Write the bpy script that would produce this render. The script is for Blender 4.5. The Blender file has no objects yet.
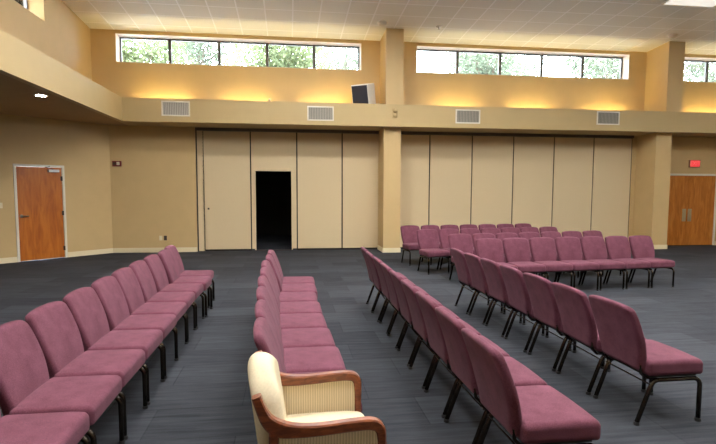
import bpy, bmesh, math, random
from mathutils import Vector, Matrix
random.seed(7)
S = bpy.context.scene
C = S.collection
PI = math.pi

# ------------------------------------------------------------------ materials
def lin(c):
    c = c / 255.0
    return c / 12.92 if c <= 0.04045 else ((c + 0.055) / 1.055) ** 2.4
def rgb(r, g, b): return (lin(r), lin(g), lin(b), 1.0)

class NT:
    def __init__(self, name):
        self.m = bpy.data.materials.new(name); self.m.use_nodes = True
        self.n = self.m.node_tree.nodes; self.l = self.m.node_tree.links
        self.b = self.n['Principled BSDF']
    def node(self, t, **kw):
        x = self.n.new(t)
        for k, v in kw.items():
            if hasattr(x, k): setattr(x, k, v)
            else: x.inputs[k.replace('_', ' ')].default_value = v
        return x
    def link(self, a, b): self.l.new(a, b)

def mapped(nt, scale=(1, 1, 1), rot=(0, 0, 0), loc=(0, 0, 0)):
    tc = nt.node('ShaderNodeTexCoord'); mp = nt.node('ShaderNodeMapping')
    mp.inputs['Scale'].default_value = scale; mp.inputs['Rotation'].default_value = rot
    mp.inputs['Location'].default_value = loc
    nt.link(tc.outputs['Object'], mp.inputs['Vector'])
    return mp.outputs['Vector']

def mat_plain(name, col, rough=0.6, metal=0.0, var=0.06, nscale=30, bump=0.0, spec=0.5, mscale=(1, 1, 1)):
    nt = NT(name); v = mapped(nt, mscale)
    nz = nt.node('ShaderNodeTexNoise'); nz.inputs['Scale'].default_value = nscale; nz.inputs['Detail'].default_value = 4
    nt.link(v, nz.inputs['Vector'])
    mr = nt.node('ShaderNodeMapRange')
    mr.inputs[1].default_value = .3; mr.inputs[2].default_value = .7
    mr.inputs[3].default_value = 1 - var; mr.inputs[4].default_value = 1 + var
    nt.link(nz.outputs['Fac'], mr.inputs[0])
    mx = nt.node('ShaderNodeMix', data_type='RGBA', blend_type='MULTIPLY')
    mx.inputs[0].default_value = 1; mx.inputs[6].default_value = col
    nt.link(mr.outputs[0], mx.inputs[7]); nt.link(mx.outputs[2], nt.b.inputs['Base Color'])
    nt.b.inputs['Roughness'].default_value = rough; nt.b.inputs['Metallic'].default_value = metal
    nt.b.inputs['Specular IOR Level'].default_value = spec
    if bump:
        bp = nt.node('ShaderNodeBump'); bp.inputs['Strength'].default_value = bump; bp.inputs['Distance'].default_value = .004
        nt.link(nz.outputs['Fac'], bp.inputs['Height']); nt.link(bp.outputs['Normal'], nt.b.inputs['Normal'])
    return nt.m

def mat_emit(name, col, strength, base=(.8, .8, .8, 1)):
    nt = NT(name)
    nt.b.inputs['Base Color'].default_value = base
    nt.b.inputs['Emission Color'].default_value = col
    nt.b.inputs['Emission Strength'].default_value = strength
    return nt.m

def mat_fabric(name, c1, c2):
    nt = NT(name)
    nz = nt.node('ShaderNodeTexNoise'); nz.inputs['Scale'].default_value = 260; nz.inputs['Detail'].default_value = 3
    nt.link(mapped(nt), nz.inputs['Vector'])
    n2 = nt.node('ShaderNodeTexNoise'); n2.inputs['Scale'].default_value = 9
    nt.link(mapped(nt), n2.inputs['Vector'])
    ad = nt.node('ShaderNodeMath', operation='MULTIPLY_ADD'); ad.inputs[1].default_value = .35; ad.inputs[2].default_value = .0
    nt.link(n2.outputs['Fac'], ad.inputs[0])
    a2 = nt.node('ShaderNodeMath', operation='MULTIPLY_ADD'); a2.inputs[1].default_value = .7
    nt.link(nz.outputs['Fac'], a2.inputs[0]); nt.link(ad.outputs[0], a2.inputs[2])
    cr = nt.node('ShaderNodeValToRGB')
    cr.color_ramp.elements[0].position = .3; cr.color_ramp.elements[0].color = c1
    cr.color_ramp.elements[1].position = .72; cr.color_ramp.elements[1].color = c2
    nt.link(a2.outputs[0], cr.inputs[0]); nt.link(cr.outputs[0], nt.b.inputs['Base Color'])
    nt.b.inputs['Roughness'].default_value = .95
    nt.b.inputs['Specular IOR Level'].default_value = .15
    nt.b.inputs['Sheen Weight'].default_value = .04
    nt.b.inputs['Sheen Roughness'].default_value = .5
    bp = nt.node('ShaderNodeBump'); bp.inputs['Strength'].default_value = .25; bp.inputs['Distance'].default_value = .002
    nt.link(nz.outputs['Fac'], bp.inputs['Height']); nt.link(bp.outputs['Normal'], nt.b.inputs['Normal'])
    return nt.m

def mat_corduroy(name, c1, c2, axis='X', freq=45):
    nt = NT(name)
    wv = nt.node('ShaderNodeTexWave', wave_type='BANDS', bands_direction=axis)
    wv.inputs['Scale'].default_value = freq; wv.inputs['Distortion'].default_value = .6; wv.inputs['Detail'].default_value = 1
    nt.link(mapped(nt), wv.inputs['Vector'])
    cr = nt.node('ShaderNodeValToRGB')
    cr.color_ramp.elements[0].color = c1; cr.color_ramp.elements[1].color = c2
    nt.link(wv.outputs['Fac'], cr.inputs[0]); nt.link(cr.outputs[0], nt.b.inputs['Base Color'])
    nt.b.inputs['Roughness'].default_value = .95; nt.b.inputs['Specular IOR Level'].default_value = .1
    bp = nt.node('ShaderNodeBump'); bp.inputs['Strength'].default_value = .4; bp.inputs['Distance'].default_value = .003
    nt.link(wv.outputs['Fac'], bp.inputs['Height']); nt.link(bp.outputs['Normal'], nt.b.inputs['Normal'])
    return nt.m

def mat_wood(name, c1, c2, c3, scale=(6, 6, .7), rough=.35):
    nt = NT(name)
    v = mapped(nt, scale)
    nz = nt.node('ShaderNodeTexNoise'); nz.inputs['Scale'].default_value = 2.2; nz.inputs['Detail'].default_value = 6; nz.inputs['Distortion'].default_value = 1.1
    nt.link(v, nz.inputs['Vector'])
    cr = nt.node('ShaderNodeValToRGB')
    cr.color_ramp.elements[0].position = .32; cr.color_ramp.elements[0].color = c1
    cr.color_ramp.elements[1].position = .7; cr.color_ramp.elements[1].color = c3
    e = cr.color_ramp.elements.new(.5); e.color = c2
    nt.link(nz.outputs['Fac'], cr.inputs[0]); nt.link(cr.outputs[0], nt.b.inputs['Base Color'])
    nt.b.inputs['Roughness'].default_value = rough
    return nt.m

def mat_carpet(name):
    nt = NT(name)
    br = nt.node('ShaderNodeTexBrick'); br.offset = .37; br.offset_frequency = 2
    br.inputs['Scale'].default_value = 1.0; br.inputs['Mortar Size'].default_value = .004
    br.inputs['Brick Width'].default_value = .92; br.inputs['Row Height'].default_value = .46
    br.inputs['Color1'].default_value = (.25, .25, .25, 1); br.inputs['Color2'].default_value = (.75, .75, .75, 1)
    br.inputs['Mortar'].default_value = (.1, .1, .1, 1)
    nt.link(mapped(nt), br.inputs['Vector'])
    n1 = nt.node('ShaderNodeTexNoise'); n1.inputs['Scale'].default_value = 3.0; n1.inputs['Detail'].default_value = 6; n1.inputs['Roughness'].default_value = .7
    nt.link(mapped(nt, (.55, 7.0, 1)), n1.inputs['Vector'])
    n2 = nt.node('ShaderNodeTexNoise'); n2.inputs['Scale'].default_value = 160; n2.inputs['Detail'].default_value = 2
    nt.link(mapped(nt), n2.inputs['Vector'])
    m1 = nt.node('ShaderNodeMath', operation='MULTIPLY_ADD'); m1.inputs[1].default_value = .30
    nt.link(br.outputs['Color'], m1.inputs[0])
    m0 = nt.node('ShaderNodeMath', operation='MULTIPLY'); m0.inputs[1].default_value = .62
    nt.link(n1.outputs['Fac'], m0.inputs[0]); nt.link(m0.outputs[0], m1.inputs[2])
    m2 = nt.node('ShaderNodeMath', operation='MULTIPLY_ADD'); m2.inputs[1].default_value = .22
    nt.link(n2.outputs['Fac'], m2.inputs[0]); nt.link(m1.outputs[0], m2.inputs[2])
    cr = nt.node('ShaderNodeValToRGB')
    cr.color_ramp.elements[0].position = .34; cr.color_ramp.elements[0].color = CARPET[0]
    cr.color_ramp.elements[1].position = .78; cr.color_ramp.elements[1].color = CARPET[1]
    nt.link(m2.outputs[0], cr.inputs[0]); nt.link(cr.outputs[0], nt.b.inputs['Base Color'])
    nt.b.inputs['Roughness'].default_value = .95; nt.b.inputs['Specular IOR Level'].default_value = .2
    bp = nt.node('ShaderNodeBump'); bp.inputs['Strength'].default_value = .3; bp.inputs['Distance'].default_value = .004
    nt.link(n2.outputs['Fac'], bp.inputs['Height']); nt.link(bp.outputs['Normal'], nt.b.inputs['Normal'])
    return nt.m

def mat_tiles(name):
    nt = NT(name)
    br = nt.node('ShaderNodeTexBrick'); br.offset = 0.0; br.squash = 1.0
    br.inputs['Scale'].default_value = 1.0; br.inputs['Mortar Size'].default_value = .016
    br.inputs['Mortar Smooth'].default_value = .1
    br.inputs['Brick Width'].default_value = .604; br.inputs['Row Height'].default_value = .61
    br.inputs['Color1'].default_value = rgb(238, 236, 228); br.inputs['Color2'].default_value = rgb(232, 230, 221)
    br.inputs['Mortar'].default_value = rgb(255, 254, 252)
    nt.link(mapped(nt, loc=(-.13 + .0085 + 60.4, -12.38 + .0085 + 61, 0)), br.inputs['Vector'])
    nz = nt.node('ShaderNodeTexNoise'); nz.inputs['Scale'].default_value = 90; nz.inputs['Detail'].default_value = 4
    nt.link(mapped(nt), nz.inputs['Vector'])
    mr = nt.node('ShaderNodeMapRange'); mr.inputs[1].default_value = .3; mr.inputs[2].default_value = .7
    mr.inputs[3].default_value = .95; mr.inputs[4].default_value = 1.04
    nt.link(nz.outputs['Fac'], mr.inputs[0])
    mx = nt.node('ShaderNodeMix', data_type='RGBA', blend_type='MULTIPLY'); mx.inputs[0].default_value = 1
    nt.link(br.outputs['Color'], mx.inputs[6]); nt.link(mr.outputs[0], mx.inputs[7])
    nt.link(mx.outputs[2], nt.b.inputs['Base Color'])
    nt.b.inputs['Roughness'].default_value = .85
    bp = nt.node('ShaderNodeBump'); bp.inputs['Strength'].default_value = .3; bp.inputs['Distance'].default_value = .006
    nt.link(br.outputs['Fac'], bp.inputs['Height']); nt.link(bp.outputs['Normal'], nt.b.inputs['Normal'])
    return nt.m

def mat_glass(name):
    nt = NT(name); nt.n.remove(nt.b)
    out = nt.n['Material Output']
    tr = nt.node('ShaderNodeBsdfTransparent'); tr.inputs[0].default_value = (.97, .985, .98, 1)
    gl = nt.node('ShaderNodeBsdfGlossy'); gl.inputs['Roughness'].default_value = .03
    fr = nt.node('ShaderNodeFresnel'); fr.inputs[0].default_value = 1.45
    mx = nt.node('ShaderNodeMixShader')
    nt.link(fr.outputs[0], mx.inputs[0]); nt.link(tr.outputs[0], mx.inputs[1]); nt.link(gl.outputs[0], mx.inputs[2])
    nt.link(mx.outputs[0], out.inputs[0])
    return nt.m

CARPET = (rgb(22, 24, 28), rgb(70, 72, 77))
M = dict(
    paint=mat_plain('tan_paint', rgb(206, 176, 124), .55, var=.025, nscale=3, spec=.35),
    soffit=mat_plain('sand_paint', rgb(192, 167, 118), .55, var=.02, nscale=3, spec=.35),
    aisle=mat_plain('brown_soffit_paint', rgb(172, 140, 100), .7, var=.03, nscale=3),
    panel=mat_plain('panel_fabric', rgb(216, 194, 155), .9, var=.03, nscale=60, bump=.05, spec=.2),
    base=mat_plain('cream_trim', rgb(233, 218, 180), .5, var=.02),
    white=mat_plain('white_trim', rgb(228, 220, 200), .45, var=.02),
    dark=mat_plain('black_gap', rgb(30, 24, 20), .8, var=.05),
    track=mat_plain('grey_track', rgb(96, 88, 78), .5, metal=.3),
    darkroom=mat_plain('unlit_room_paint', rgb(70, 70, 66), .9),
    frame=mat_plain('bronze_frame', rgb(104, 100, 98), .45, metal=.4),
    reveal=mat_plain('skylit_reveal', rgb(244, 228, 212), .6, var=.02),  # sky light on the window linings is put into this paler colour
    glass=mat_glass('window_glass'),
    carpet=mat_carpet('carpet_tiles'), tiles=mat_tiles('acoustic_tiles'),
    fabric=mat_fabric('mauve_fabric', rgb(75, 38, 48), rgb(122, 73, 87)),
    tube=mat_plain('black_bronze_tube', rgb(66, 58, 50), .24, metal=.85, var=.1),
    rubber=mat_plain('black_rubber', rgb(25, 24, 24), .7),
    pan=mat_plain('black_underpan', rgb(28, 26, 26), .8),
    oak=mat_wood('maple_veneer', rgb(164, 86, 22), rgb(184, 102, 28), rgb(196, 116, 38), (5, 5, .8), .32),
    oak2=mat_wood('brown_veneer', rgb(168, 98, 34), rgb(188, 114, 44), rgb(204, 132, 58), (5, 5, .8), .35),
    walnut=mat_wood('walnut_arm', rgb(92, 44, 22), rgb(122, 64, 33), rgb(150, 84, 46), (7, 20, 20), .28),
    cream=mat_plain('cream_cloth', rgb(208, 194, 163), .95, var=.05, nscale=120, bump=.1, spec=.1),
    cord=mat_corduroy('cream_corduroy', rgb(206, 190, 158), rgb(234, 219, 191), 'X', 28),
    steel=mat_plain('satin_steel', rgb(190, 188, 182), .3, metal=1.0, var=.03),
    black=mat_plain('speaker_cloth', rgb(52, 52, 60), .85, var=.1, nscale=200),
    offwhite=mat_plain('speaker_case', rgb(232, 226, 212), .5, var=.02),
    red=mat_plain('alarm_red', rgb(120, 26, 20), .4, var=.03),
    brownbox=mat_plain('brown_plastic', rgb(60, 44, 34), .5),
    louver=mat_plain('grey_louver', rgb(176, 168, 152), .5, metal=.2, var=.05),
    ventback=mat_plain('vent_backing', rgb(132, 126, 114), .7),
    ivory=mat_plain('ivory_plastic', rgb(226, 214, 178), .4, var=.01),
    concrete=mat_plain('exterior_render', rgb(170, 160, 145), .9),
    bounce_ground=mat_plain('pale_bounce_ground', rgb(196, 200, 200), .95, var=.3, nscale=4),  # pale neutral colour, chosen to bounce daylight up to the ceiling
    bark=mat_plain('bark', rgb(96, 84, 72), .95, var=.25, nscale=12, bump=.4),
)
def mat_leaf(name, c):
    nt = NT(name)
    oi = nt.node('ShaderNodeTexNoise'); oi.inputs['Scale'].default_value = 1.6
    nt.link(mapped(nt), oi.inputs['Vector'])
    cr = nt.node('ShaderNodeValToRGB')
    cr.color_ramp.elements[0].position = .35; cr.color_ramp.elements[0].color = tuple(x * .75 for x in c[:3]) + (1,)
    cr.color_ramp.elements[1].position = .7; cr.color_ramp.elements[1].color = c
    nt.link(oi.outputs['Fac'], cr.inputs[0]); nt.link(cr.outputs[0], nt.b.inputs['Base Color'])
    nt.b.inputs['Roughness'].default_value = .6
    out = nt.n['Material Output']
    tl = nt.node('ShaderNodeBsdfTranslucent'); nt.link(cr.outputs[0], tl.inputs[0])
    mx = nt.node('ShaderNodeMixShader'); mx.inputs[0].default_value = .45
    nt.link(nt.b.outputs[0], mx.inputs[1]); nt.link(tl.outputs[0], mx.inputs[2]); nt.link(mx.outputs[0], out.inputs[0])
    return nt.m
M['leaf'] = mat_leaf('leaf_green', rgb(96, 106, 70))
M['leaf2'] = mat_leaf('leaf_grey_green', rgb(96, 105, 86))

# ------------------------------------------------------------------ helpers
def obj(name, bm, m, parent=None, smooth=False, loc=None):
    me = bpy.data.meshes.new(name)
    bmesh.ops.recalc_face_normals(bm, faces=bm.faces)
    bm.to_mesh(me); bm.free()
    me.materials.append(M[m] if isinstance(m, str) else m)
    if smooth:
        for p in me.polygons: p.use_smooth = True
    o = bpy.data.objects.new(name, me); C.objects.link(o)
    if parent: o.parent = parent
    if loc: o.location = loc
    return o
def tag(o, label=None, cat=None, group=None, kind=None):
    if label: o['label'] = label
    if cat: o['category'] = cat
    if group: o['group'] = group
    if kind: o['kind'] = kind
    return o
def thing(name, label, cat, loc=(0, 0, 0), rotz=0, group=None, kind=None):
    o = bpy.data.objects.new(name, None); C.objects.link(o)
    o.empty_display_size = .1
    o.location = loc; o.rotation_euler = (0, 0, rotz)
    return tag(o, label, cat, group, kind)
def struct(name, bm, m, label, cat, smooth=False):
    return tag(obj(name, bm, m, smooth=smooth), label, cat, kind='structure')
def dup(root, loc, rotz, label):
    r = root.copy(); C.objects.link(r); r.location = loc; r.rotation_euler = (0, 0, rotz); r['label'] = label
    for ch in list(root.children):
        c = ch.copy(); C.objects.link(c); c.parent = r
        for g in list(ch.children):
            d = g.copy(); C.objects.link(d); d.parent = c
    return r
def box(bm, x0, x1, y0, y1, z0, z1, bevel=0, seg=2):
    b2 = bmesh.new()
    bmesh.ops.create_cube(b2, size=1)
    for v in b2.verts:
        v.co = Vector((x0 + (v.co.x + .5) * (x1 - x0), y0 + (v.co.y + .5) * (y1 - y0), z0 + (v.co.z + .5) * (z1 - z0)))
    if bevel: bmesh.ops.bevel(b2, geom=b2.edges[:], offset=bevel, segments=seg, affect='EDGES', profile=.5)
    me = bpy.data.meshes.new('t'); b2.to_mesh(me); b2.free()
    bm.from_mesh(me); bpy.data.meshes.remove(me)
    return bm
def B(*a, **k): return box(bmesh.new(), *a, **k)
def rbox(hx, hy, hz, r, fn=None, nm=7, ns=3):
    """rounded box centred on the origin, evenly meshed so that fn can bend it"""
    def ts(h):
        inner = [-(h - r) + 2 * (h - r) * i / nm for i in range(nm + 1)]
        ed = [r * math.tan(PI / 4 * i / ns) for i in range(1, ns + 1)]
        return [-(h - r) - e for e in reversed(ed)] + inner + [(h - r) + e for e in ed]
    H = (hx, hy, hz); T = [ts(h) for h in H]
    bm = bmesh.new(); cache = {}
    def vert(p):
        key = tuple(round(c, 6) for c in p)
        if key in cache: return cache[key]
        q = Vector([max(-(H[i] - r), min(H[i] - r, p[i])) for i in range(3)])
        d = Vector(p) - q
        co = q + d.normalized() * r
        if fn: co = Vector(fn(*co))
        cache[key] = bm.verts.new(co); return cache[key]
    for ax in range(3):
        a, b = [(1, 2), (2, 0), (0, 1)][ax]
        for s in (-1, 1):
            for i in range(len(T[a]) - 1):
                for j in range(len(T[b]) - 1):
                    vs = []
                    for (u, w) in ((i, j), (i + 1, j), (i + 1, j + 1), (i, j + 1)):
                        p = [0, 0, 0]; p[ax] = s * H[ax]; p[a] = T[a][u]; p[b] = T[b][w]
                        vs.append(vert(p))
                    if s < 0: vs.reverse()
                    bm.faces.new(vs)
    return bm
def tube(bm, pts, r, n=8, caps=True):
    pts = [Vector(p) for p in pts]; rings = []
    t0 = (pts[1] - pts[0]).normalized()
    up = Vector((0, 1, 0)) if abs(t0.y) < .9 else Vector((1, 0, 0))
    nrm = (up - t0 * up.dot(t0)).normalized()
    for i, p in enumerate(pts):
        if i == 0: t = t0
        elif i == len(pts) - 1: t = (pts[-1] - pts[-2]).normalized()
        else: t = ((pts[i + 1] - p).normalized() + (p - pts[i - 1]).normalized()).normalized()
        nrm = (nrm - t * nrm.dot(t)).normalized(); bn = t.cross(nrm)
        rr = r[i] if isinstance(r, (list, tuple)) else r
        rings.append([bm.verts.new(p + (nrm * math.cos(2 * PI * k / n) + bn * math.sin(2 * PI * k / n)) * rr) for k in range(n)])
    for a, b in zip(rings, rings[1:]):
        for k in range(n): bm.faces.new((a[k], a[(k + 1) % n], b[(k + 1) % n], b[k]))
    if caps: bm.faces.new(rings[0][::-1]); bm.faces.new(rings[-1])
    return bm
def arc(cx, cz, r, a0, a1, y, n=5):
    return [(cx + r * math.cos(a0 + (a1 - a0) * i / n), y, cz + r * math.sin(a0 + (a1 - a0) * i / n)) for i in range(n + 1)]
def lathe(bm, prof, n=16, loc=(0, 0, 0), axis='Z'):
    rings = []
    for (r, z) in prof:
        ring = []
        for k in range(n):
            a = 2 * PI * k / n
            p = Vector((r * math.cos(a), r * math.sin(a), z))
            if axis == 'Y': p = Vector((p.x, p.z, p.y))
            ring.append(bm.verts.new(p + Vector(loc)))
        rings.append(ring)
    for a, b in zip(rings, rings[1:]):
        for k in range(n): bm.faces.new((a[k], a[(k + 1) % n], b[(k + 1) % n], b[k]))
    bm.faces.new(rings[0][::-1]); bm.faces.new(rings[-1])
    return bm
def catmull(pts, sub=5):
    out = []
    P = [pts[0]] + list(pts) + [pts[-1]]
    for i in range(1, len(P) - 2):
        for s in range(sub):
            t = s / sub
            out.append(tuple(.5 * ((2 * P[i][k]) + (-P[i - 1][k] + P[i + 1][k]) * t + (2 * P[i - 1][k] - 5 * P[i][k] + 4 * P[i + 1][k] - P[i + 2][k]) * t * t
                       + (-P[i - 1][k] + 3 * P[i][k] - 3 * P[i + 1][k] + P[i + 2][k]) * t ** 3) for k in range(len(pts[0]))))
    out.append(tuple(pts[-1])); return out
def ribbon(path, y0, y1, bevel=.006):
    """a bent wooden member: (x, z, half width) along a curve in the XZ plane, as thick as y0..y1"""
    p = catmull(path); n = len(p); bm = bmesh.new(); L = []
    for i in range(n):
        a = p[max(i - 1, 0)]; b = p[min(i + 1, n - 1)]
        t = Vector((b[0] - a[0], b[1] - a[1])).normalized(); nn = Vector((-t.y, t.x)); w = p[i][2]; c = Vector(p[i][:2])
        bv = min(bevel, w * .6)
        sec = [(w, y0 + bv), (w - bv, y0), (-w + bv, y0), (-w, y0 + bv), (-w, y1 - bv), (-w + bv, y1), (w - bv, y1), (w, y1 - bv)]
        L.append([bm.verts.new((c.x + nn.x * s, y, c.y + nn.y * s)) for s, y in sec])
    for a, b in zip(L, L[1:]):
        for k in range(8): bm.faces.new((a[k], a[(k + 1) % 8], b[(k + 1) % 8], b[k]))
    bm.faces.new(L[0][::-1]); bm.faces.new(L[-1])
    return bm

# ------------------------------------------------------------------ camera
F, CY, YAW, PITCH, ROLL, CH = 517.005, 232.150, .133408, .0791182, .00318400, 1.537508
cf = Vector((math.sin(YAW), math.cos(YAW), 0)); cr_ = Vector((math.cos(YAW), -math.sin(YAW), 0)); cu = Vector((0, 0, 1))
f2 = math.cos(PITCH) * cf - math.sin(PITCH) * cu; u2 = math.cos(PITCH) * cu + math.sin(PITCH) * cf
r3 = math.cos(ROLL) * cr_ + math.sin(ROLL) * u2; u3 = -math.sin(ROLL) * cr_ + math.cos(ROLL) * u2
cam = bpy.data.cameras.new('camera'); co = bpy.data.objects.new('camera', cam); C.objects.link(co)
mw = Matrix((r3, u3, -f2)).transposed().to_4x4(); mw.translation = Vector((0, 0, CH)); co.matrix_world = mw
cam.sensor_fit = 'HORIZONTAL'; cam.sensor_width = 36; cam.lens = F / 716 * 36
cam.shift_y = (CY - 222) / 716; cam.clip_start = .05; cam.clip_end = 300
S.camera = co

# ------------------------------------------------------------------ the room
YP, YU, YS = 13.50, 13.38, 12.5          # partition face, upper wall face, soffit face
XS, XU = -3.72, -4.65                    # left soffit face, upper left wall face
ZB, ZT = 3.107, 3.637                    # soffit underside and top
XR, YB = 17.0, -7.0                      # right wall, wall behind
CZ, CS = 5.372, .066
def cz(y): return CZ + CS * (YU - y)

struct('floor', B(-9.6, XR + .3, YB - .3, 14.3, -.1, 0), 'carpet', 'dark slate blue carpet tiles with streaks', 'floor')
# sloping tiled ceiling
bm = bmesh.new()
ys = (YU + .02, YB - .3)
vs = [bm.verts.new(p) for p in ((XU - .3, ys[0], cz(ys[0])), (XR + .3, ys[0], cz(ys[0])), (XR + .3, ys[1], cz(ys[1])), (XU - .3, ys[1], cz(ys[1])))]
ws = [bm.verts.new(v.co + Vector((0, 0, .2))) for v in vs]
bm.faces.new(vs); bm.faces.new(ws[::-1])
for i in range(4): bm.faces.new((vs[i], vs[(i + 1) % 4], ws[(i + 1) % 4], ws[i]))
struct('ceiling', bm, 'tiles', 'sloping white ceiling of square acoustic tiles', 'ceiling')

# upper back wall with three clerestory openings
OPEN = [(-4.09, 1.87), (3.31, 9.29), (10.72, 16.70)]
OZ0, OZ1 = 4.615, 5.295
bm = bmesh.new()
YO = YU + .36
box(bm, -9.6, XR + .3, YU, YO, 3.25, OZ0)
box(bm, XU - .3, XR + .3, YU, YO, OZ1, 5.62)
xs = [-9.6] + [v for o in OPEN for v in o] + [XR + .3]
for i in range(0, len(xs), 2): box(bm, xs[i], xs[i + 1], YU, YO, OZ0, OZ1)
struct('wall_back', bm, 'paint', 'tan upper back wall above the ledge, with high windows', 'wall')
YG = 13.70
def window(name, x0, x1, label):
    t = thing(name, label, 'window', ((x0 + x1) / 2, YG, OZ0), kind='structure')
    hw = (x1 - x0) / 2; h = OZ1 - OZ0
    bm = bmesh.new()
    box(bm, -hw, hw, -.03, .03, 0, .04); box(bm, -hw, hw, -.03, .03, h - .045, h)
    box(bm, -hw, -hw + .045, -.028, .028, .04, h - .045); box(bm, hw - .045, hw, -.028, .028, .04, h - .045)
    obj('window_frame', bm, 'frame', t)
    for k in range(1, 5):
        x = -hw + 2 * hw * k / 5
        obj('mullion', B(x - .036, x + .036, -.029, .029, .04, h - .045), 'frame', t)
    for k in range(5):
        a = -hw + 2 * hw * k / 5 + .03; b = -hw + 2 * hw * (k + 1) / 5 - .03
        obj('pane', B(a - .002, b + .002, -.004, .004, .038, h - .043), 'glass', t)
    # lining of the opening, coloured paler for the sky light on it
    bm = bmesh.new(); y1 = -.031; y0 = YU - YG + .004
    box(bm, -hw, hw, y0, y1, h - .012, h - .001); box(bm, -hw + .001, -hw + .012, y0, y1, .012, h - .012)
    box(bm, hw - .012, hw - .001, y0, y1, .012, h - .012); box(bm, -hw, hw, y0, y1, .001, .012)
    obj('reveal', bm, 'reveal', t)
window('window_1', *OPEN[0], 'high five-pane window over the left folding panels')
window('window_2', *OPEN[1], 'high five-pane window between the two columns')
window('window_3', *OPEN[2], 'high window at far right, beyond the right column')

# upper left wall with its own clerestory
LO = [(8.2, 11.0), (.5, 6.5)]
bm = bmesh.new(); xo = XU - .36
box(bm, xo, XU, YB - .3, YU - .001, 3.25, 4.79); box(bm, xo, XU, YB - .3, YU - .001, 5.30, 6.9)
yy = [YB - .3, LO[1][0], LO[1][1], LO[0][0], LO[0][1], YU - .001]
for i in range(0, 6, 2): box(bm, xo, XU, yy[i], yy[i + 1], 4.79, 5.30)
struct('wall_left', bm, 'paint', 'tan upper left wall above the left ledge', 'wall')
for i, (a, b) in enumerate(LO):
    t = thing('window_%d' % (4 + i), 'high window in the upper left wall, at the top left corner' if i == 0 else 'high window in the upper left wall nearer the camera', 'window', (XU - .32, (a + b) / 2, 4.79), kind='structure')
    hw = (b - a) / 2; h = .51
    bm = bmesh.new(); box(bm, -.03, .03, -hw, hw, 0, .04); box(bm, -.03, .03, -hw, hw, h - .045, h)
    box(bm, -.028, .028, -hw, -hw + .045, .04, h - .045); box(bm, -.028, .028, hw - .02, hw, .04, h - .045)
    obj('window_frame', bm, 'frame', t)
    n = round(2 * hw / 1.2)
    for k in range(1, n):
        y = -hw + 2 * hw * k / n; obj('mullion', B(-.029, .029, y - .03, y + .03, .04, h - .045), 'frame', t)
    obj('pane', B(-.004, .004, -hw + .04, hw - .04, .038, h - .043), 'glass', t)

# soffits with their ledges
bm = bmesh.new()
box(bm, XS - .12, XR + .3, YS, YS + .12, ZB, ZT); box(bm, XS - .12, XR + .3, YS + .12, 14.3, ZB, 3.25)
struct('trim_1', bm, 'soffit', 'sand coloured soffit with ledge along the back wall', 'soffit')
bm = bmesh.new()
box(bm, XS - .12, XS, YB - .3, YS, ZB, ZT)
struct('trim_2', bm, 'soffit', 'sand coloured soffit face along the left side', 'soffit')
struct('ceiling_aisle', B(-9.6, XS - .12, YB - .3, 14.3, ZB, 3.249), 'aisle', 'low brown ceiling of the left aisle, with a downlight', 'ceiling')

# lower walls
DIR = Vector((-.6894, -.7244, 0)); NRM = Vector((.7244, -.6894, 0)); CNR = Vector((-4.31, YU, 0))
def slab(bm, p, q, z0, z1, t):
    """upright slab from p to q, t thick on the far side"""
    d = (q - p).normalized(); n = Vector((-d.y, d.x, 0))
    c = [p, q, q + n * t, p + n * t]
    lo = [bm.verts.new(v + Vector((0, 0, z0))) for v in c]; hi = [bm.verts.new(v + Vector((0, 0, z1))) for v in c]
    bm.faces.new(lo[::-1]); bm.faces.new(hi)
    for i in range(4): bm.faces.new((lo[i], lo[(i + 1) % 4], hi[(i + 1) % 4], hi[i]))
    return bm
def along(s): return CNR + DIR * s
D0, D1, DH = 1.128, 2.054, 2.042           # door leaf along the oblique wall
bm = bmesh.new()
slab(bm, along(7.0), along(D1 + .045), 0, ZB, .2); slab(bm, along(D0 - .045), along(0), 0, ZB, .2); slab(bm, along(D1 + .045), along(D0 - .045), DH + .045, ZB, .2)
struct('wall_corner', bm, 'paint', 'tan oblique wall at left with the wooden door', 'wall')
struct('wall_back_left', B(-4.31, -2.295, YU, YU + .3, 0, ZB), 'paint', 'tan wall between the oblique wall and the folding panels', 'wall')
struct('wall_back_jamb', B(-2.295, -2.122, YP + .02, YP + .2, 0, ZB), 'panel', 'narrow jamb beside the first folding panel', 'wall')
struct('wall_left_aisle', B(-9.6, -9.3, YB - .3, 8.6, 0, ZB), 'paint', 'tan wall of the left aisle', 'wall')
struct('wall_front', B(-9.6, XR + .3, YB - .3, YB, 0, 6.9), 'paint', 'tan wall behind the camera', 'wall')
bm = bmesh.new(); box(bm, XR, XR + .3, YB - .3, 14.3, 0, 4.79); box(bm, XR, XR + .3, YB - .3, 14.3, 5.30, 6.9)
for a, b in ((YB - .3, -5.0), (1.0, 3.0), (9.0, 14.3)): box(bm, XR, XR + .3, a, b, 4.79, 5.30)
struct('wall_right', bm, 'paint', 'tan right wall of the hall', 'wall')
for i, (a, b) in enumerate(((3.0, 9.0), (-5.0, 1.0))):
    t = thing('window_%d' % (6 + i), 'high window in the right wall, outside the photo, %s end' % ('far' if i == 0 else 'near'), 'window', (XR + .2, (a + b) / 2, 4.79), kind='structure')
    bm = bmesh.new(); box(bm, -.03, .03, -3, 3, 0, .04); box(bm, -.03, .03, -3, 3, .465, .51)
    for k in range(6): y = -2.978 + 5.956 * k / 5; box(bm, -.028, .028, y - .022, y + .022, .04, .465)
    obj('window_frame', bm, 'frame', t); obj('pane', B(-.004, .004, -2.96, 2.96, .038, .467), 'glass', t)
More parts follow.
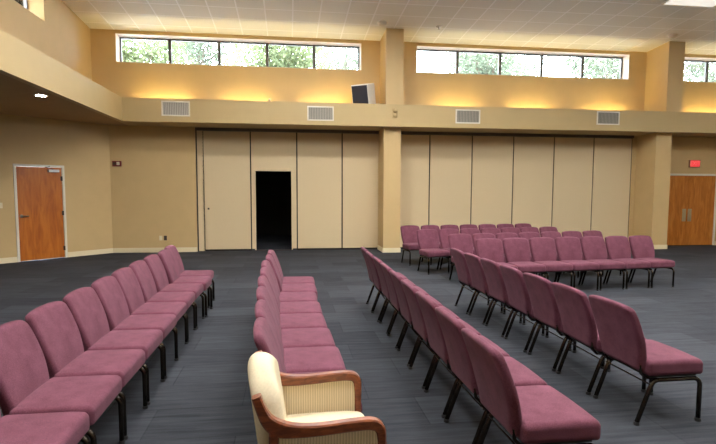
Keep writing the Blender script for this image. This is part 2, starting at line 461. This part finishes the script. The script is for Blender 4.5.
# wall with the double door, right of the panels
DX0, DX1, DHR = 10.50, 12.24, 2.01
bm = bmesh.new()
box(bm, 9.578, DX0 - .045, YP, YP + .2, 0, ZB); box(bm, DX1 + .045, XR + .3, YP, YP + .2, 0, ZB); box(bm, DX0 - .045, DX1 + .045, YP, YP + .2, DHR + .05, ZB)
struct('wall_back_right', bm, 'paint', 'tan wall with the wooden double doors at far right', 'wall')
# baseboards
bb = bmesh.new()
for a, b in ((7.0, D1 + .055), (D0 - .055, -.0)): slab(bb, along(a) + NRM * .015, along(b) + NRM * .015, 0, .115, .0145)
struct('baseboard_corner', bb, 'base', 'cream baseboard under the oblique left wall', 'baseboard')
struct('baseboard_back', B(-4.30, -2.29, YU - .015, YU, 0, .115), 'base', 'cream baseboard left of the folding panels', 'baseboard')
struct('baseboard_right', B(DX1 + .06, XR, YP - .015, YP, 0, .115), 'base', 'cream baseboard right of the double doors', 'baseboard')

# columns: lower shaft, upper shaft on the soffit
for (xa, xb, la, lb, nm) in ((2.345, 2.775, 2.35, 2.775, 'left'), (9.70, 10.16, 9.79, 10.24, 'right')):
    yf = 12.72
    o = struct('column', B(xa, xb, yf, YP - .01, 0, ZB), 'paint', 'square tan column at the %s, under the soffit' % ('centre' if nm == 'left' else 'right'), 'column')
    bm = bmesh.new(); e = .014
    box(bm, xa - e, xb + e, yf - e, yf, 0, .115); box(bm, xa - e, xa, yf, YP - .015, 0, .115); box(bm, xb, xb + e, yf, YP - .015, 0, .115)
    obj('baseboard', bm, 'base', o)
    struct('upper_column', B(la, lb, YS + .02, YU, 3.25, cz(YS) + .02), 'paint',
           'tan column rising from the soffit to the ceiling, %s' % ('between two windows at centre' if nm == 'left' else 'at right'), 'column')

# door in the oblique wall: local x along the wall (0 = hinge side), local -y into the room
dr = thing('door_1', 'maple veneer door in a white frame at left', 'door', along(D0) , math.atan2(DIR.y, DIR.x), kind='structure')
# local +x runs away from the corner, so the room is on local +y
W = D1 - D0
obj('door_leaf', B(.003, W - .003, -.05, -.006, .01, DH - .003, bevel=.002), 'oak', dr)
bm = bmesh.new()
box(bm, -.052, 0, -.12, .018, 0, DH + .052, bevel=.003); box(bm, W, W + .052, -.12, .018, 0, DH + .052, bevel=.003); box(bm, 0, W, -.12, .018, DH, DH + .052, bevel=.003)
obj('door_frame', bm, 'white', dr)
bm = bmesh.new(); tube(bm, [(W - .07, -.006, .98), (W - .07, .055, .98)], .013, 10); tube(bm, [(W - .07, .05, .98), (W - .13, .055, .98), (W - .19, .052, .975)], .011, 8)
hd = obj('door_handle', bm, 'steel', dr, smooth=True)
obj('rose', lathe(bmesh.new(), [(.034, -.006), (.034, .004), (.028, .01)], 18, (W - .07, 0, .98), 'Y'), 'steel', hd)
for z in (.22, 1.02, 1.80):
    bm = bmesh.new(); tube(bm, [(.0, .012, z - .05), (.0, .012, z + .05)], .009, 8); box(bm, -.0, .03, -.006, .008, z - .05, z + .05)
    obj('hinge', bm, 'brownbox', dr)
cl = obj('door_closer', B(.07, .30, -.006, .055, DH - .105, DH - .045, bevel=.008), 'steel', dr)
bm = bmesh.new(); tube(bm, [(.19, .035, DH - .04), (.40, .13, DH + .0), (.26, .02, DH + .025)], .009, 6)
obj('closer_arm', bm, 'brownbox', cl)

# double doors at the far right
dr = thing('door_2', 'pair of brown wooden doors under the exit sign', 'door', (DX0, YP, 0), kind='structure')
W2 = (DX1 - DX0) / 2
for k in range(2):
    lf = obj('door_leaf', B(k * W2 + .003, (k + 1) * W2 - .003, .006, .05, .01, DHR - .003, bevel=.002), 'oak2', dr)
    xx = W2 - .145 if k == 0 else W2 + .03
    obj('push_plate', B(xx, xx + .115, .002, .006, .70, 1.06), 'steel', lf)
bm = bmesh.new()
box(bm, -.05, 0, -.018, .1, 0, DHR + .055, bevel=.003); box(bm, 2 * W2, 2 * W2 + .05, -.018, .1, 0, DHR + .055, bevel=.003); box(bm, 0, 2 * W2, -.018, .1, DHR, DHR + .055, bevel=.003)
obj('door_frame', bm, 'white', dr)
obj('threshold', B(0, 2 * W2, .0, .12, 0, .012), 'dark', dr)

# ------------------------------------------------------------------ folding partition panels
struct('trim_3', B(-2.295, 9.578, YP - .05, YP + .12, ZB - .07, ZB), 'track', 'grey ceiling track of the folding panels', 'track')
X0 = -2.124; PW = 1.1714; G = .016
names = ['first', 'second', 'third', 'fourth', 'fifth', 'sixth', 'seventh', 'eighth', 'ninth', 'tenth']
labels = {0: 'beige folding panel with a small latch, leftmost of the row', 1: 'beige folding panel with the open dark doorway',
          2: 'beige folding panel just right of the open doorway panel', 3: 'beige folding panel just left of the centre column',
          4: 'beige folding panel just right of the centre column', 5: 'second beige folding panel right of the centre column',
          6: 'third beige folding panel right of the centre column', 7: 'fourth beige folding panel right of the centre column',
          8: 'fifth beige folding panel right of the centre column', 9: 'last beige folding panel, beside the right column'}
PT = ZB - .078
for k in range(10):
    t = thing('folding_panel', labels[k], 'panel', (X0 + PW * k, YP, 0), group='beige folding wall panels')
    a, b = G, PW - G
    if k == 10 - 1: b = 9.55 - (X0 + PW * k)
    if k == 1:
        oh = 2.044
        o0, o1 = -.8335 - (X0 + PW), .072 - (X0 + PW)
        bm = bmesh.new(); box(bm, a, o0, 0, .08, .045, PT); box(bm, o1, b, 0, .08, .045, PT); box(bm, o0, o1, 0, .08, oh, PT)
        obj('panel_face', bm, 'panel', t)
        bm = bmesh.new(); box(bm, o0 - .03, o0, -.006, .086, .012, oh + .03); box(bm, o1, o1 + .03, -.006, .086, .012, oh + .03); box(bm, o0, o1, -.006, .086, oh, oh + .03)
        obj('opening_trim', bm, 'panel', t)
        obj('sill_plate', B(o0, o1, 0, .08, 0, .012), 'brownbox', t)
    else:
        obj('panel_face', B(a, b, 0, .08, .045, PT, bevel=.003), 'panel', t)
        obj('floor_seal', B(a, b, .01, .07, 0, .0445), 'dark', t)
    if k == 0:
        bm = bmesh.new(); box(bm, .09, .135, -.012, 0, 1.06, 1.105, bevel=.004)
        obj('latch', bm, 'brownbox', t)
    # black rubber seal in the joint
    obj('edge_seal', B(-G + .001, G - .001, .02, .07, 0, PT), 'dark', t)
struct('trim_4', B(9.551, 9.577, YP + .02, YP + .1, 0, ZB - .07), 'dark', 'black gap between last panel and right wall', 'trim')
struct('trim_5', B(-2.294, -2.270, YP - .02, YP + .019, 0, ZB - .07), 'dark', 'black gap left of the partition jamb', 'trim')
# unlit room behind the doorway
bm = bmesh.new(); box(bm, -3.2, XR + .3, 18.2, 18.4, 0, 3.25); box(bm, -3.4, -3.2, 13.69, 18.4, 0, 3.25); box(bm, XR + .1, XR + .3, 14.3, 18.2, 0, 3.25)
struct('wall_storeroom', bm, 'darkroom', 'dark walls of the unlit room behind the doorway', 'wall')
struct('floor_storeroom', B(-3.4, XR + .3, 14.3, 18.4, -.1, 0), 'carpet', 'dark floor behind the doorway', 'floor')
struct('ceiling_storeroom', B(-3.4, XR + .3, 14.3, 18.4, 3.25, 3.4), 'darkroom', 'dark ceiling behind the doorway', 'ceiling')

# ------------------------------------------------------------------ wall and ledge fittings
def vent(x, z, label):
    t = thing('air_vent', label, 'vent', (x, YS, z), group='air vents in the soffit')
    w, h = .315, .17
    bm = bmesh.new()
    box(bm, -w, w, -.014, 0, h - .03, h); box(bm, -w, w, -.014, 0, -h, -h + .03); box(bm, -w, -w + .03, -.014, 0, -h + .03, h - .03); box(bm, w - .03, w, -.014, 0, -h + .03, h - .03)
    obj('vent_frame', bm, 'white', t)
    obj('backing', B(-w + .03, w - .03, -.003, 0, -h + .03, h - .03), 'ventback', t)
    bm = bmesh.new(); n = 15
    for i in range(n):
        xx = -w + .045 + (2 * w - .09) * i / (n - 1)
        slab(bm, Vector((xx - .010, -.012, 0)), Vector((xx + .006, -.004, 0)), -h + .03, h - .03, .002)
    obj('louvers', bm, 'louver', t)
for x, z, l in ((-2.55, 3.412, 'leftmost air vent in the soffit, over the tan wall'), (.77, 3.377, 'air vent in the soffit left of the centre column'),
                (4.41, 3.385, 'air vent in the soffit right of the centre column'), (8.15, 3.427, 'rightmost air vent in the soffit, near the right column')):
    vent(x, z, l)
# sensor plate under the centre column
t = thing('sensor_plate', 'small pale double sensor plate on the soffit below the centre column', 'sensor', (2.575, YS + .002, 3.42))
obj('plate', B(-.07, .07, -.012, 0, -.12, .12, bevel=.01), 'soffit', t)
for z in (-.055, .06): obj('sensor_dome', lathe(bmesh.new(), [(.05, -.012), (.05, -.022), (.035, -.034), (.012, -.04)], 18, (0, 0, z), 'Y'), 'soffit', t, smooth=True)
# small flood light head peeking over the ledge
t = thing('spot_head', 'tiny lamp head peeking over the soffit edge between window glows', 'lamp', (-.43, YS + .08, ZT))
obj('stem', tube(bmesh.new(), [(0, 0, 0), (0, 0, .04)], .012), 'white', t)
obj('head', lathe(bmesh.new(), [(.015, -.02), (.028, 0), (.028, .03), (.02, .04)], 14, (0, 0, .045), 'Y'), 'white', t, smooth=True)

# loudspeaker standing tilted on the ledge
sp = thing('loudspeaker', 'white loudspeaker with dark grille tilted on the ledge by the centre column', 'loudspeaker', (1.92, 12.95, 3.25), 0)
rot = Matrix.Rotation(math.radians(-33), 4, 'Z') @ Matrix.Rotation(math.radians(14), 4, 'X')
def spk(bm):
    bmesh.ops.transform(bm, matrix=rot, verts=bm.verts); return bm
obj('case', spk(B(-.225, .225, -.17, .24, .06, .92, bevel=.008)), 'offwhite', sp)
obj('grille', spk(B(-.205, .205, -.185, -.17, .09, .90, bevel=.006)), 'black', sp)
bm = bmesh.new(); box(bm, -.2, .2, -.14, .16, 0, .028); obj('foot', bm, 'dark', sp)
bm = bmesh.new(); tube(bm, [(-.1, 0, .02), (-.1, 0, .16)], .02); tube(bm, [(.1, 0, .02), (.1, 0, .16)], .02); obj('bracket', bm, 'dark', sp)

# fire alarm on the tan wall
t = thing('fire_alarm', 'red fire alarm box on the tan wall at left', 'alarm', (-4.14, YU + .002, 2.187))
obj('alarm_body', B(-.105, .105, -.045, 0, -.066, .066, bevel=.008), 'red', t)
obj('strobe', B(.0, .07, -.066, -.045, -.035, .04, bevel=.01), 'white', t)
obj('horn_grille', B(-.085, -.02, -.05, -.045, -.035, .035, bevel=.002), 'brownbox', t)
# outlets and switch
for x, m, l in ((-3.165, 'ivory', 'ivory wall outlet plate, low on the tan wall'), (-3.055, 'brownbox', 'dark brown wall outlet plate, low on the tan wall')):
    t = thing('wall_outlet', l, 'outlet', (x, YU, .357))
    obj('cover_plate', B(-.036, .036, -.006, 0, -.058, .058, bevel=.002), m, t)
    for z in (-.022, .022): obj('socket', B(-.016, .016, -.009, -.006, z - .014, z + .014, bevel=.002), m, t)
q = along(2.37)
t = thing('light_switch', 'ivory light switch on the oblique wall left of the door', 'switch', (q.x, q.y, 1.216), math.atan2(DIR.y, DIR.x))
obj('cover_plate', B(-.036, .036, 0, .006, -.058, .058, bevel=.002), 'ivory', t)
obj('toggle', B(-.006, .006, .006, .02, -.012, .012), 'ivory', t)
# exit sign
ex = thing('exit_sign', 'red lit exit sign above the double doors', 'sign', (11.50, YP, 2.352))
M['exitface'] = mat_emit('exit_red', (1, .05, .06, 1), .75, (.3, .02, .02, 1))
M['exitletters'] = mat_emit('exit_letters', (1, .16, .15, 1), 1.0, (.3, .02, .02, 1))
M['exitcase'] = mat_plain('exit_case', rgb(150, 120, 90), .5)
obj('sign_case', B(-.165, .165, -.055, 0, -.105, .105, bevel=.008), 'exitcase', ex)
obj('sign_face', B(-.148, .148, -.06, -.055, -.088, .088), 'exitface', ex)
tx = bpy.data.curves.new('exit_text', 'FONT'); tx.body = 'EXIT'; tx.size = .155; tx.align_x = 'CENTER'; tx.align_y = 'CENTER'; tx.extrude = .002
to = bpy.data.objects.new('tmp', tx); C.objects.link(to)
bpy.context.view_layer.update()
me = bpy.data.meshes.new_from_object(to.evaluated_get(bpy.context.evaluated_depsgraph_get()))
bpy.data.objects.remove(to)
me.transform(Matrix.Translation((0, -.0625, 0)) @ Matrix.Rotation(PI / 2, 4, 'X'))
me.materials.clear(); me.materials.append(M['exitletters'])
lo = bpy.data.objects.new('lettering', me); C.objects.link(lo); lo.parent = ex
# smoke detectors and sprinkler
def detector(x, y, label):
    t = thing('smoke_detector', label, 'detector', (x, y, cz(y)), group='smoke detectors')
    t.rotation_euler = (-math.atan(CS), 0, 0)
    obj('base_plate', lathe(bmesh.new(), [(.11, -.03), (.12, .0)], 20), 'offwhite', t, smooth=True)
    obj('housing', lathe(bmesh.new(), [(.045, -.06), (.08, -.052), (.09, -.03)], 20), 'offwhite', t, smooth=True)
detector(2.19, 12.2, 'round smoke detector on the ceiling by the centre column')
detector(9.55, 12.13, 'round smoke detector on the ceiling by the right column')
t = thing('sprinkler', 'small brownish sprinkler head on the ceiling, right of the centre column', 'sprinkler', (3.57, 12.27, cz(12.27)))
obj('escutcheon', lathe(bmesh.new(), [(.06, -.012), (.065, .002)], 16), 'exitcase', t)
obj('nozzle', lathe(bmesh.new(), [(.03, -.06), (.012, -.055), (.012, -.012)], 12), 'exitcase', t)

# ------------------------------------------------------------------ lamps
WARM = (1.0, .83, .60, 1)
M['diffuser'] = mat_emit('troffer_diffuser', (.97, .97, .97, 1), 88.0)
M['tubelight'] = mat_emit('cove_tube', (1.0, .82, .36, 1), 120.0)
M['downlamp'] = mat_emit('downlight_lamp', (1.0, .9, .75, 1), 120.0)
tro = None
def troffer(x, y, label):
    global tro
    if tro is None:
        tro = thing('ceiling_light', label, 'ceiling light', (x, y, cz(y)), group='fluorescent ceiling lights')
        bm = bmesh.new(); w, d = .61, .305
        box(bm, -w, w, -d, -d + .025, -.012, 0); box(bm, -w, w, d - .025, d, -.012, 0); box(bm, -w, -w + .025, -d + .025, d - .025, -.012, 0); box(bm, w - .025, w, -d + .025, d - .025, -.012, 0)
        obj('light_frame', bm, 'white', tro)
        obj('diffuser', B(-w + .025, w - .025, -d + .025, d - .025, -.010, -.001), 'diffuser', tro)
        tro.rotation_euler = (-math.atan(CS), 0, 0)
        return
    r = dup(tro, (x, y, cz(y)), 0, label); r.rotation_euler = (-math.atan(CS), 0, 0)
M['dimmed'] = mat_emit('dim_diffuser', (1.0, .95, .85, 1), .75)
t = thing('ceiling_light', 'dim cream ceiling light cut by the top edge of the photo at right', 'ceiling light', (8.58, 10.2, cz(10.2)))
bm = bmesh.new(); w, d = .61, .305
box(bm, -w, w, -d, -d + .025, -.012, 0); box(bm, -w, w, d - .025, d, -.012, 0); box(bm, -w, -w + .025, -d + .025, d - .025, -.012, 0); box(bm, w - .025, w, -d + .025, d - .025, -.012, 0)
obj('light_frame', bm, 'white', t)
obj('diffuser', B(-w + .025, w - .025, -d + .025, d - .025, -.008, -.001), 'dimmed', t)
t.rotation_euler = (-math.atan(CS), 0, 0)
for y, xs in ((8.8, (.2, 2.9)), (5.2, (-1.2, 1.58, 5.08, 8.58, 12.08)), (1.6, (-1.2, 1.58, 5.08, 8.58))):
    for x in xs:
        troffer(x, y, 'fluorescent ceiling light over the chairs, out of sight above the photo')
st = None
for i, x in enumerate((-2.95, -.98, 1.02, 4.40, 6.48, 8.62, 11.65, 13.7)):
    lab = ('strip light glowing behind the soffit under the %s window, %s' % (('left', 'left end'), ('left', 'middle'), ('left', 'right end'), ('middle', 'left end'), ('middle', 'middle'),
          ('middle', 'right end'), ('right', 'left end'), ('right', 'middle'))[i])
    if st is None:
        st = thing('strip_light', lab, 'strip light', (x, 13.20, 3.36), group='strip lights on the ledge')
        obj('batten', B(-.60, .60, -.04, .04, -.11, -.02, bevel=.005), 'white', st)
        obj('tube', tube(bmesh.new(), [(-.56, 0, .03), (.56, 0, .03)], .018, 10), 'tubelight', st)
        bm = bmesh.new(); box(bm, -.6, -.575, -.02, .02, -.02, .05); box(bm, .575, .6, -.02, .02, -.02, .05); obj('lamp_holder', bm, 'white', st)
        bm = bmesh.new(); slab(bm, Vector((.63, -.085, 0)), Vector((-.63, -.085, 0)), -.11, .25, -.006); obj('reflector', bm, 'white', st)
        for sx in (-1, 1): obj('end_baffle', B(sx * .633 - .004, sx * .633 + .004, -.085, .172, -.11, .255), 'white', st)  # unseen plates, added to cut off the sideways spread of the glow
    else: dup(st, (x, 13.20, 3.36), 0, lab)
dl = thing('downlight', 'small bright recessed downlight in the brown left ceiling', 'downlight', (-4.05, 9.33, ZB))
bm = bmesh.new(); 
obj('trim_ring', lathe(bmesh.new(), [(.06, -.012), (.105, -.012), (.115, .0)], 24), 'white', dl, smooth=True)
obj('lamp', lathe(bmesh.new(), [(.03, -.017), (.075, -.014), (.075, -.012)], 20), 'downlamp', dl, smooth=True)

# ------------------------------------------------------------------ upholstered chairs
def back_fn(hy):
    def fn(x, y, z):
        v = (z + .235) / .47                       # 0 bottom .. 1 top
        yy = y / hy
        wid = .87 + .13 * math.sin(min(1, max(0, v - .14) / .45) * PI / 2)
        if v > .75: wid -= .07 * ((v - .75) / .25) ** 3
        zz = z * .965 - .018 * abs(yy) ** 3 * max(0, v) ** 2
        th = 1.0 - .22 * v
        xx = x * th + .055 - .125 * v - .02 * v * v + .012 * math.sin(PI * v) + .014 * yy * yy * v
        return xx, y * wid, zz + .575
    return fn
def seat_fn(hy):
    def fn(x, y, z):
        u = x / .205; yy = y / hy
        zz = z + (.007 * (1 - yy * yy) if z > 0 else 0)
        if u > .6: zz -= .010 * ((u - .6) / .4) ** 2
        return x + .262, y, zz + .379
    return fn
def make_chair(w, label):
    hy = w / 2
    t = thing('stacking_chair', label, 'chair', group='mauve chairs set out in rows')
    obj('seat', rbox(.205, hy, .052, .03, seat_fn(hy)), 'fabric', t, smooth=True)
    obj('backrest', rbox(.037, hy * .97, .235, .03, back_fn(hy * .97), nm=9), 'fabric', t, smooth=True)
    obj('seat_pan', B(.085, .43, -hy + .03, hy - .03, .312, .329), 'pan', t)
    ty = hy - .024; r = .0152
    for s in (-1, 1):
        y = s * ty
        # rear leg: raked, bending forward into the rail
        p = [(0, y, .012), (.088, y, .25)] + arc(.142, .2475, .05, PI - .34, PI / 2, y, 4)[1:]
        lg = obj('leg', tube(bmesh.new(), p, r, 8), 'tube', t, smooth=True)
        obj('foot_cap', lathe(bmesh.new(), [(.0185, 0), (.019, .014), (.016, .022)], 10, (0, y, 0)), 'rubber', lg)
        p = [(.455, y, .012), (.455, y, .245)] + arc(.405, .2475, .05, 0, PI / 2, y, 5)
        lg = obj('leg', tube(bmesh.new(), p, r, 8), 'tube', t, smooth=True)
        obj('foot_cap', lathe(bmesh.new(), [(.0185, 0), (.019, .014), (.016, .022)], 10, (.455, y, 0)), 'rubber', lg)
        obj('seat_rail', tube(bmesh.new(), [(.142, y, .2975), (.405, y, .2975)], r, 8), 'tube', t, smooth=True)
        bm = bmesh.new(); yb = s * (hy - .05)
        tube(bm, [(.15, yb, .302), (.07, yb, .306), (.035, yb, .34), (.02, yb, .46)], .010, 6)
        obj('back_bracket', bm, 'tube', t, smooth=True)
    bm = bmesh.new(); tube(bm, [(.075, -ty, .275), (.075, ty, .275)], .005, 6)
    obj('cross_wire', bm, 'tube', t, smooth=True)
    return t
ORD = ['first', 'second', 'third', 'fourth', 'fifth', 'sixth', 'seventh', 'eighth', 'ninth', 'tenth']
def lab(k, n, rest): return 'mauve padded chair, %s %s' % (('end one' if k == 0 else ORD[k]), rest)
P = .522
chairA = make_chair(.500, 'x'); chairB = make_chair(.462, 'x')
usedA = [False]; usedB = [False]
def place(x, y, rz, label, proto, used):
    if not used[0]:
        used[0] = True; proto.location = (x, y, 0); proto.rotation_euler = (0, 0, rz); proto['label'] = label
    else: dup(proto, (x, y, 0), rz, label)
random.seed(3)
def jit(a): return random.uniform(-a, a)
# left row: far end at y = 7.389
for k in range(10):
    y = 7.41 - P * (k + .5); dx = (-.01, .03)[k] if k < 2 else 0.0
    place(-1.466 - .003 * (10 - k) + dx + jit(.006), y, jit(.012) - (.0 if k > 1 else .0), 'mauve padded chair, %s from the far end of the leftmost row' % ORD[k], chairA, usedA)
# second row, ending at the cream armchair
offs = [-.06, -.065, -.075, -.075, -.065, -.045, -.015, .008]
for k in range(8):
    place(-.095 + offs[k] + jit(.012), 6.72 - .513 * (k + .5), jit(.02), 'mauve padded chair, %s from the far end of the row behind the armchair' % ORD[k], chairA, usedA)
# third row, backs to the camera
for k in range(9):
    place(1.050 - .002 * k + jit(.006), 6.93 - P * (k + .5), jit(.012), 'mauve padded chair, %s from the far end of the long row right of the armchair' % ORD[k], chairA, usedA)
# fourth row
for k in range(7):
    place(2.218 + .008 * k + jit(.006), 3.005 + P * (7 - k - .5), jit(.012), 'mauve padded chair, %s from the far end of the slanting row nearest right edge' % ORD[k], chairA, usedA)
# block facing the camera
for (x0, y0, th, pt, rn) in ((3.12, 7.82, .095, .469, 'front'), (2.95, 8.72, .18, .475, 'second'), (2.665, 9.83, .19, .474, 'third'), (2.60, 10.98, .165, .474, 'rearmost')):
    e = Vector((math.cos(th), math.sin(th), 0)); fw = Vector((math.sin(th), -math.cos(th), 0))
    for k in range(7):
        p = Vector((x0, y0, 0)) + e * pt * k + fw * .10
        place(p.x, p.y, math.atan2(fw.y, fw.x) + jit(.012), 'mauve padded chair, %s from left in the %s row facing the camera' % (ORD[k], rn), chairB, usedB)

# ------------------------------------------------------------------ cream armchair with wooden arms
ac = thing('armchair', 'cream armchair with curved brown wooden arms in the foreground', 'armchair', (-.018, 2.12, 0), math.radians(2.5))
HY = .28
def acseat(x, y, z):
    u = x / .20; v = y / .235
    zz = z + (.018 * (1 - v * v) * (1 - u * u * .6) if z > 0 else 0) - (.025 * max(0, u - .3) ** 2)
    return x + .175, y, zz + .45
obj('seat_cushion', rbox(.205, .235, .06, .04, acseat), 'cream', ac, smooth=True)
obj('seat_base', B(-.02, .32, -.23, .23, .26, .378, bevel=.01), 'cream', ac)
def acback(x, y, z):
    v = (z + .30) / .60; yy = y / .245
    wid = 1.0 - (.20 * ((v - .6) / .4) ** 2 if v > .6 else 0)
    zz = z - .085 * yy * yy * max(0, v) ** 2
    xx = x * (1 - .1 * v) - .09 * v - .018 + .03 * yy * yy * v
    return xx, y * wid, zz + .575
obj('backrest', rbox(.060, .245, .29, .054, acback, nm=9, ns=5), 'cream', ac, smooth=True)
for s in (-1, 1):
    ya, yb = (s * HY, s * (HY - .04)) if s < 0 else (s * (HY - .04), s * HY)
    arm = ribbon([(-.115, .795, .017), (-.098, .745, .019), (-.075, .70, .024), (-.035, .668, .030), (.03, .655, .024), (.12, .653, .021), (.24, .660, .021), (.31, .660, .021), (.342, .643, .020), (.350, .60, .017), (.350, .52, .015)], ya, yb)
    obj('arm', arm, 'walnut', ac, smooth=False)
    obj('front_leg', ribbon([(.350, .525, .0152), (.350, .3, .016), (.345, 0, .014)], ya, yb), 'walnut', ac)
    obj('rear_leg', ribbon([(-.052, .668, .019), (-.055, .60, .018), (-.06, .40, .018), (-.085, .2, .017), (-.12, 0, .015)], ya, yb), 'walnut', ac)
    m = (ya + yb) / 2
    bm = bmesh.new()
    pts = [(-.042, .635), (.03, .634), (.12, .634), (.24, .641), (.318, .641), (.336, .62), (.336, .30), (-.045, .30)]
    lo = [bm.verts.new((x, m - .014, z)) for x, z in pts]; hi = [bm.verts.new((x, m + .014, z)) for x, z in pts]
    bm.faces.new(lo[::-1]); bm.faces.new(hi)
    for i in range(len(pts)): bm.faces.new((lo[i], lo[(i + 1) % len(pts)], hi[(i + 1) % len(pts)], hi[i]))
    obj('side_panel', bm, 'cord', ac)

# ------------------------------------------------------------------ outdoors, seen through the high windows
struct('ground', B(-40, 60, 18.6, 70, -.4, -.1), 'bounce_ground', 'unseen pale ground outside, added to bounce daylight', 'ground')  # out of view; added as a reflector for daylight through the windows
def tree(x, y, h, rad, leafm, label, n=2600):
    t = thing('tree', label, 'tree', (x, y, -.1), group='trees outside the high windows')
    bm = bmesh.new()
    tube(bm, [(0, 0, 0), (.1, .05, h * .3), (-.05, 0, h * .6), (.05, .1, h * .88)], [.22, .17, .12, .04], 8)
    obj('trunk', bm, 'bark', t, smooth=True)
    ends = []
    for k in range(9):
        a = random.uniform(0, 2 * PI); z0 = h * random.uniform(.45, .72); L = rad * random.uniform(.6, 1.0)
        e = Vector((math.cos(a) * L, math.sin(a) * L, z0 + h * random.uniform(.08, .26)))
        bm = bmesh.new(); s = Vector((0, 0, z0)); mid = (s + e) / 2 + Vector((0, 0, .25))
        tube(bm, [s, mid, e], [.07, .045, .015], 6); obj('branch', bm, 'bark', t, smooth=True); ends.append(e)
        ends.append(mid)
    ends += [Vector((0, 0, h * .9)), Vector((.3, -.3, h * .78))]
    bm = bmesh.new()
    for i in range(n):
        c = random.choice(ends); d = Vector((random.gauss(0, 1), random.gauss(0, 1), random.gauss(0, .8)))
        if d.length > 1.5: d *= 1.5 / d.length
        p = c + d * rad * .27
        s = random.uniform(.06, .13)
        a = Vector((random.gauss(0, 1), random.gauss(0, 1), random.gauss(0, 1))).normalized(); b = a.orthogonal().normalized()
        b = Matrix.Rotation(random.uniform(0, 6.28), 3, a) @ b
        q = a.cross(b)
        vs = [bm.verts.new(p + b * s), bm.verts.new(p + q * s * .5), bm.verts.new(p - b * s), bm.verts.new(p - q * s * .5)]
        bm.faces.new(vs)
    me = bpy.data.meshes.new('foliage'); bm.to_mesh(me); bm.free(); me.materials.append(M[leafm])
    o = bpy.data.objects.new('foliage', me); C.objects.link(o); o.parent = t
for (x, y, h, r, m, l) in ((-6.6, 22.5, 9.5, 2.3, 'leaf', 'pale green tree behind the leftmost panes of the left window'),
                           (-5.0, 31, 12.6, 2.9, 'leaf2', 'pale green tree behind the second pane of the left window'),
                           (.1, 22.5, 9.5, 2.3, 'leaf', 'pale green tree behind the middle of the left window'),
                           (3.4, 31, 12.4, 2.9, 'leaf2', 'pale green tree behind the right end of the left window'),
                           (9.4, 24, 9.8, 1.9, 'leaf2', 'thin pale tree behind the second pane of the middle window'),
                           (13.2, 32, 12.3, 2.8, 'leaf', 'thin pale tree behind the centre of the middle window'),
                           (15.7, 24, 9.8, 2.2, 'leaf2', 'thin pale tree behind the right end of the middle window'),
                           (22.3, 24.5, 9.9, 2.3, 'leaf2', 'pale tree behind the far right window')):
    tree(x, y, h, r, m, l, 7500 if x < 4 else 5200)

# ------------------------------------------------------------------ daylight
w = bpy.data.worlds.new('sky'); S.world = w; w.use_nodes = True
bg = w.node_tree.nodes['Background']; bg.inputs['Color'].default_value = (.80, .90, 1.0, 1); bg.inputs['Strength'].default_value = 27.0
sl = bpy.data.lights.new('sun', 'SUN'); sl.energy = 15; sl.angle = .01; sl.color = (1, .97, .92)
so = bpy.data.objects.new('sun', sl); C.objects.link(so); so.location = (0, -10, 30)
so.rotation_euler = Vector((.25, .62, -.75)).to_track_quat('-Z', 'Y').to_euler()

# ------------------------------------------------------------------ output
S.view_settings.view_transform = 'Standard'; S.view_settings.look = 'None'
S.view_settings.exposure = 0.0; S.view_settings.gamma = 1.0; S.view_settings.use_curve_mapping = False
S.cycles.use_denoising = True
S.cycles.max_bounces = 10; S.cycles.diffuse_bounces = 6
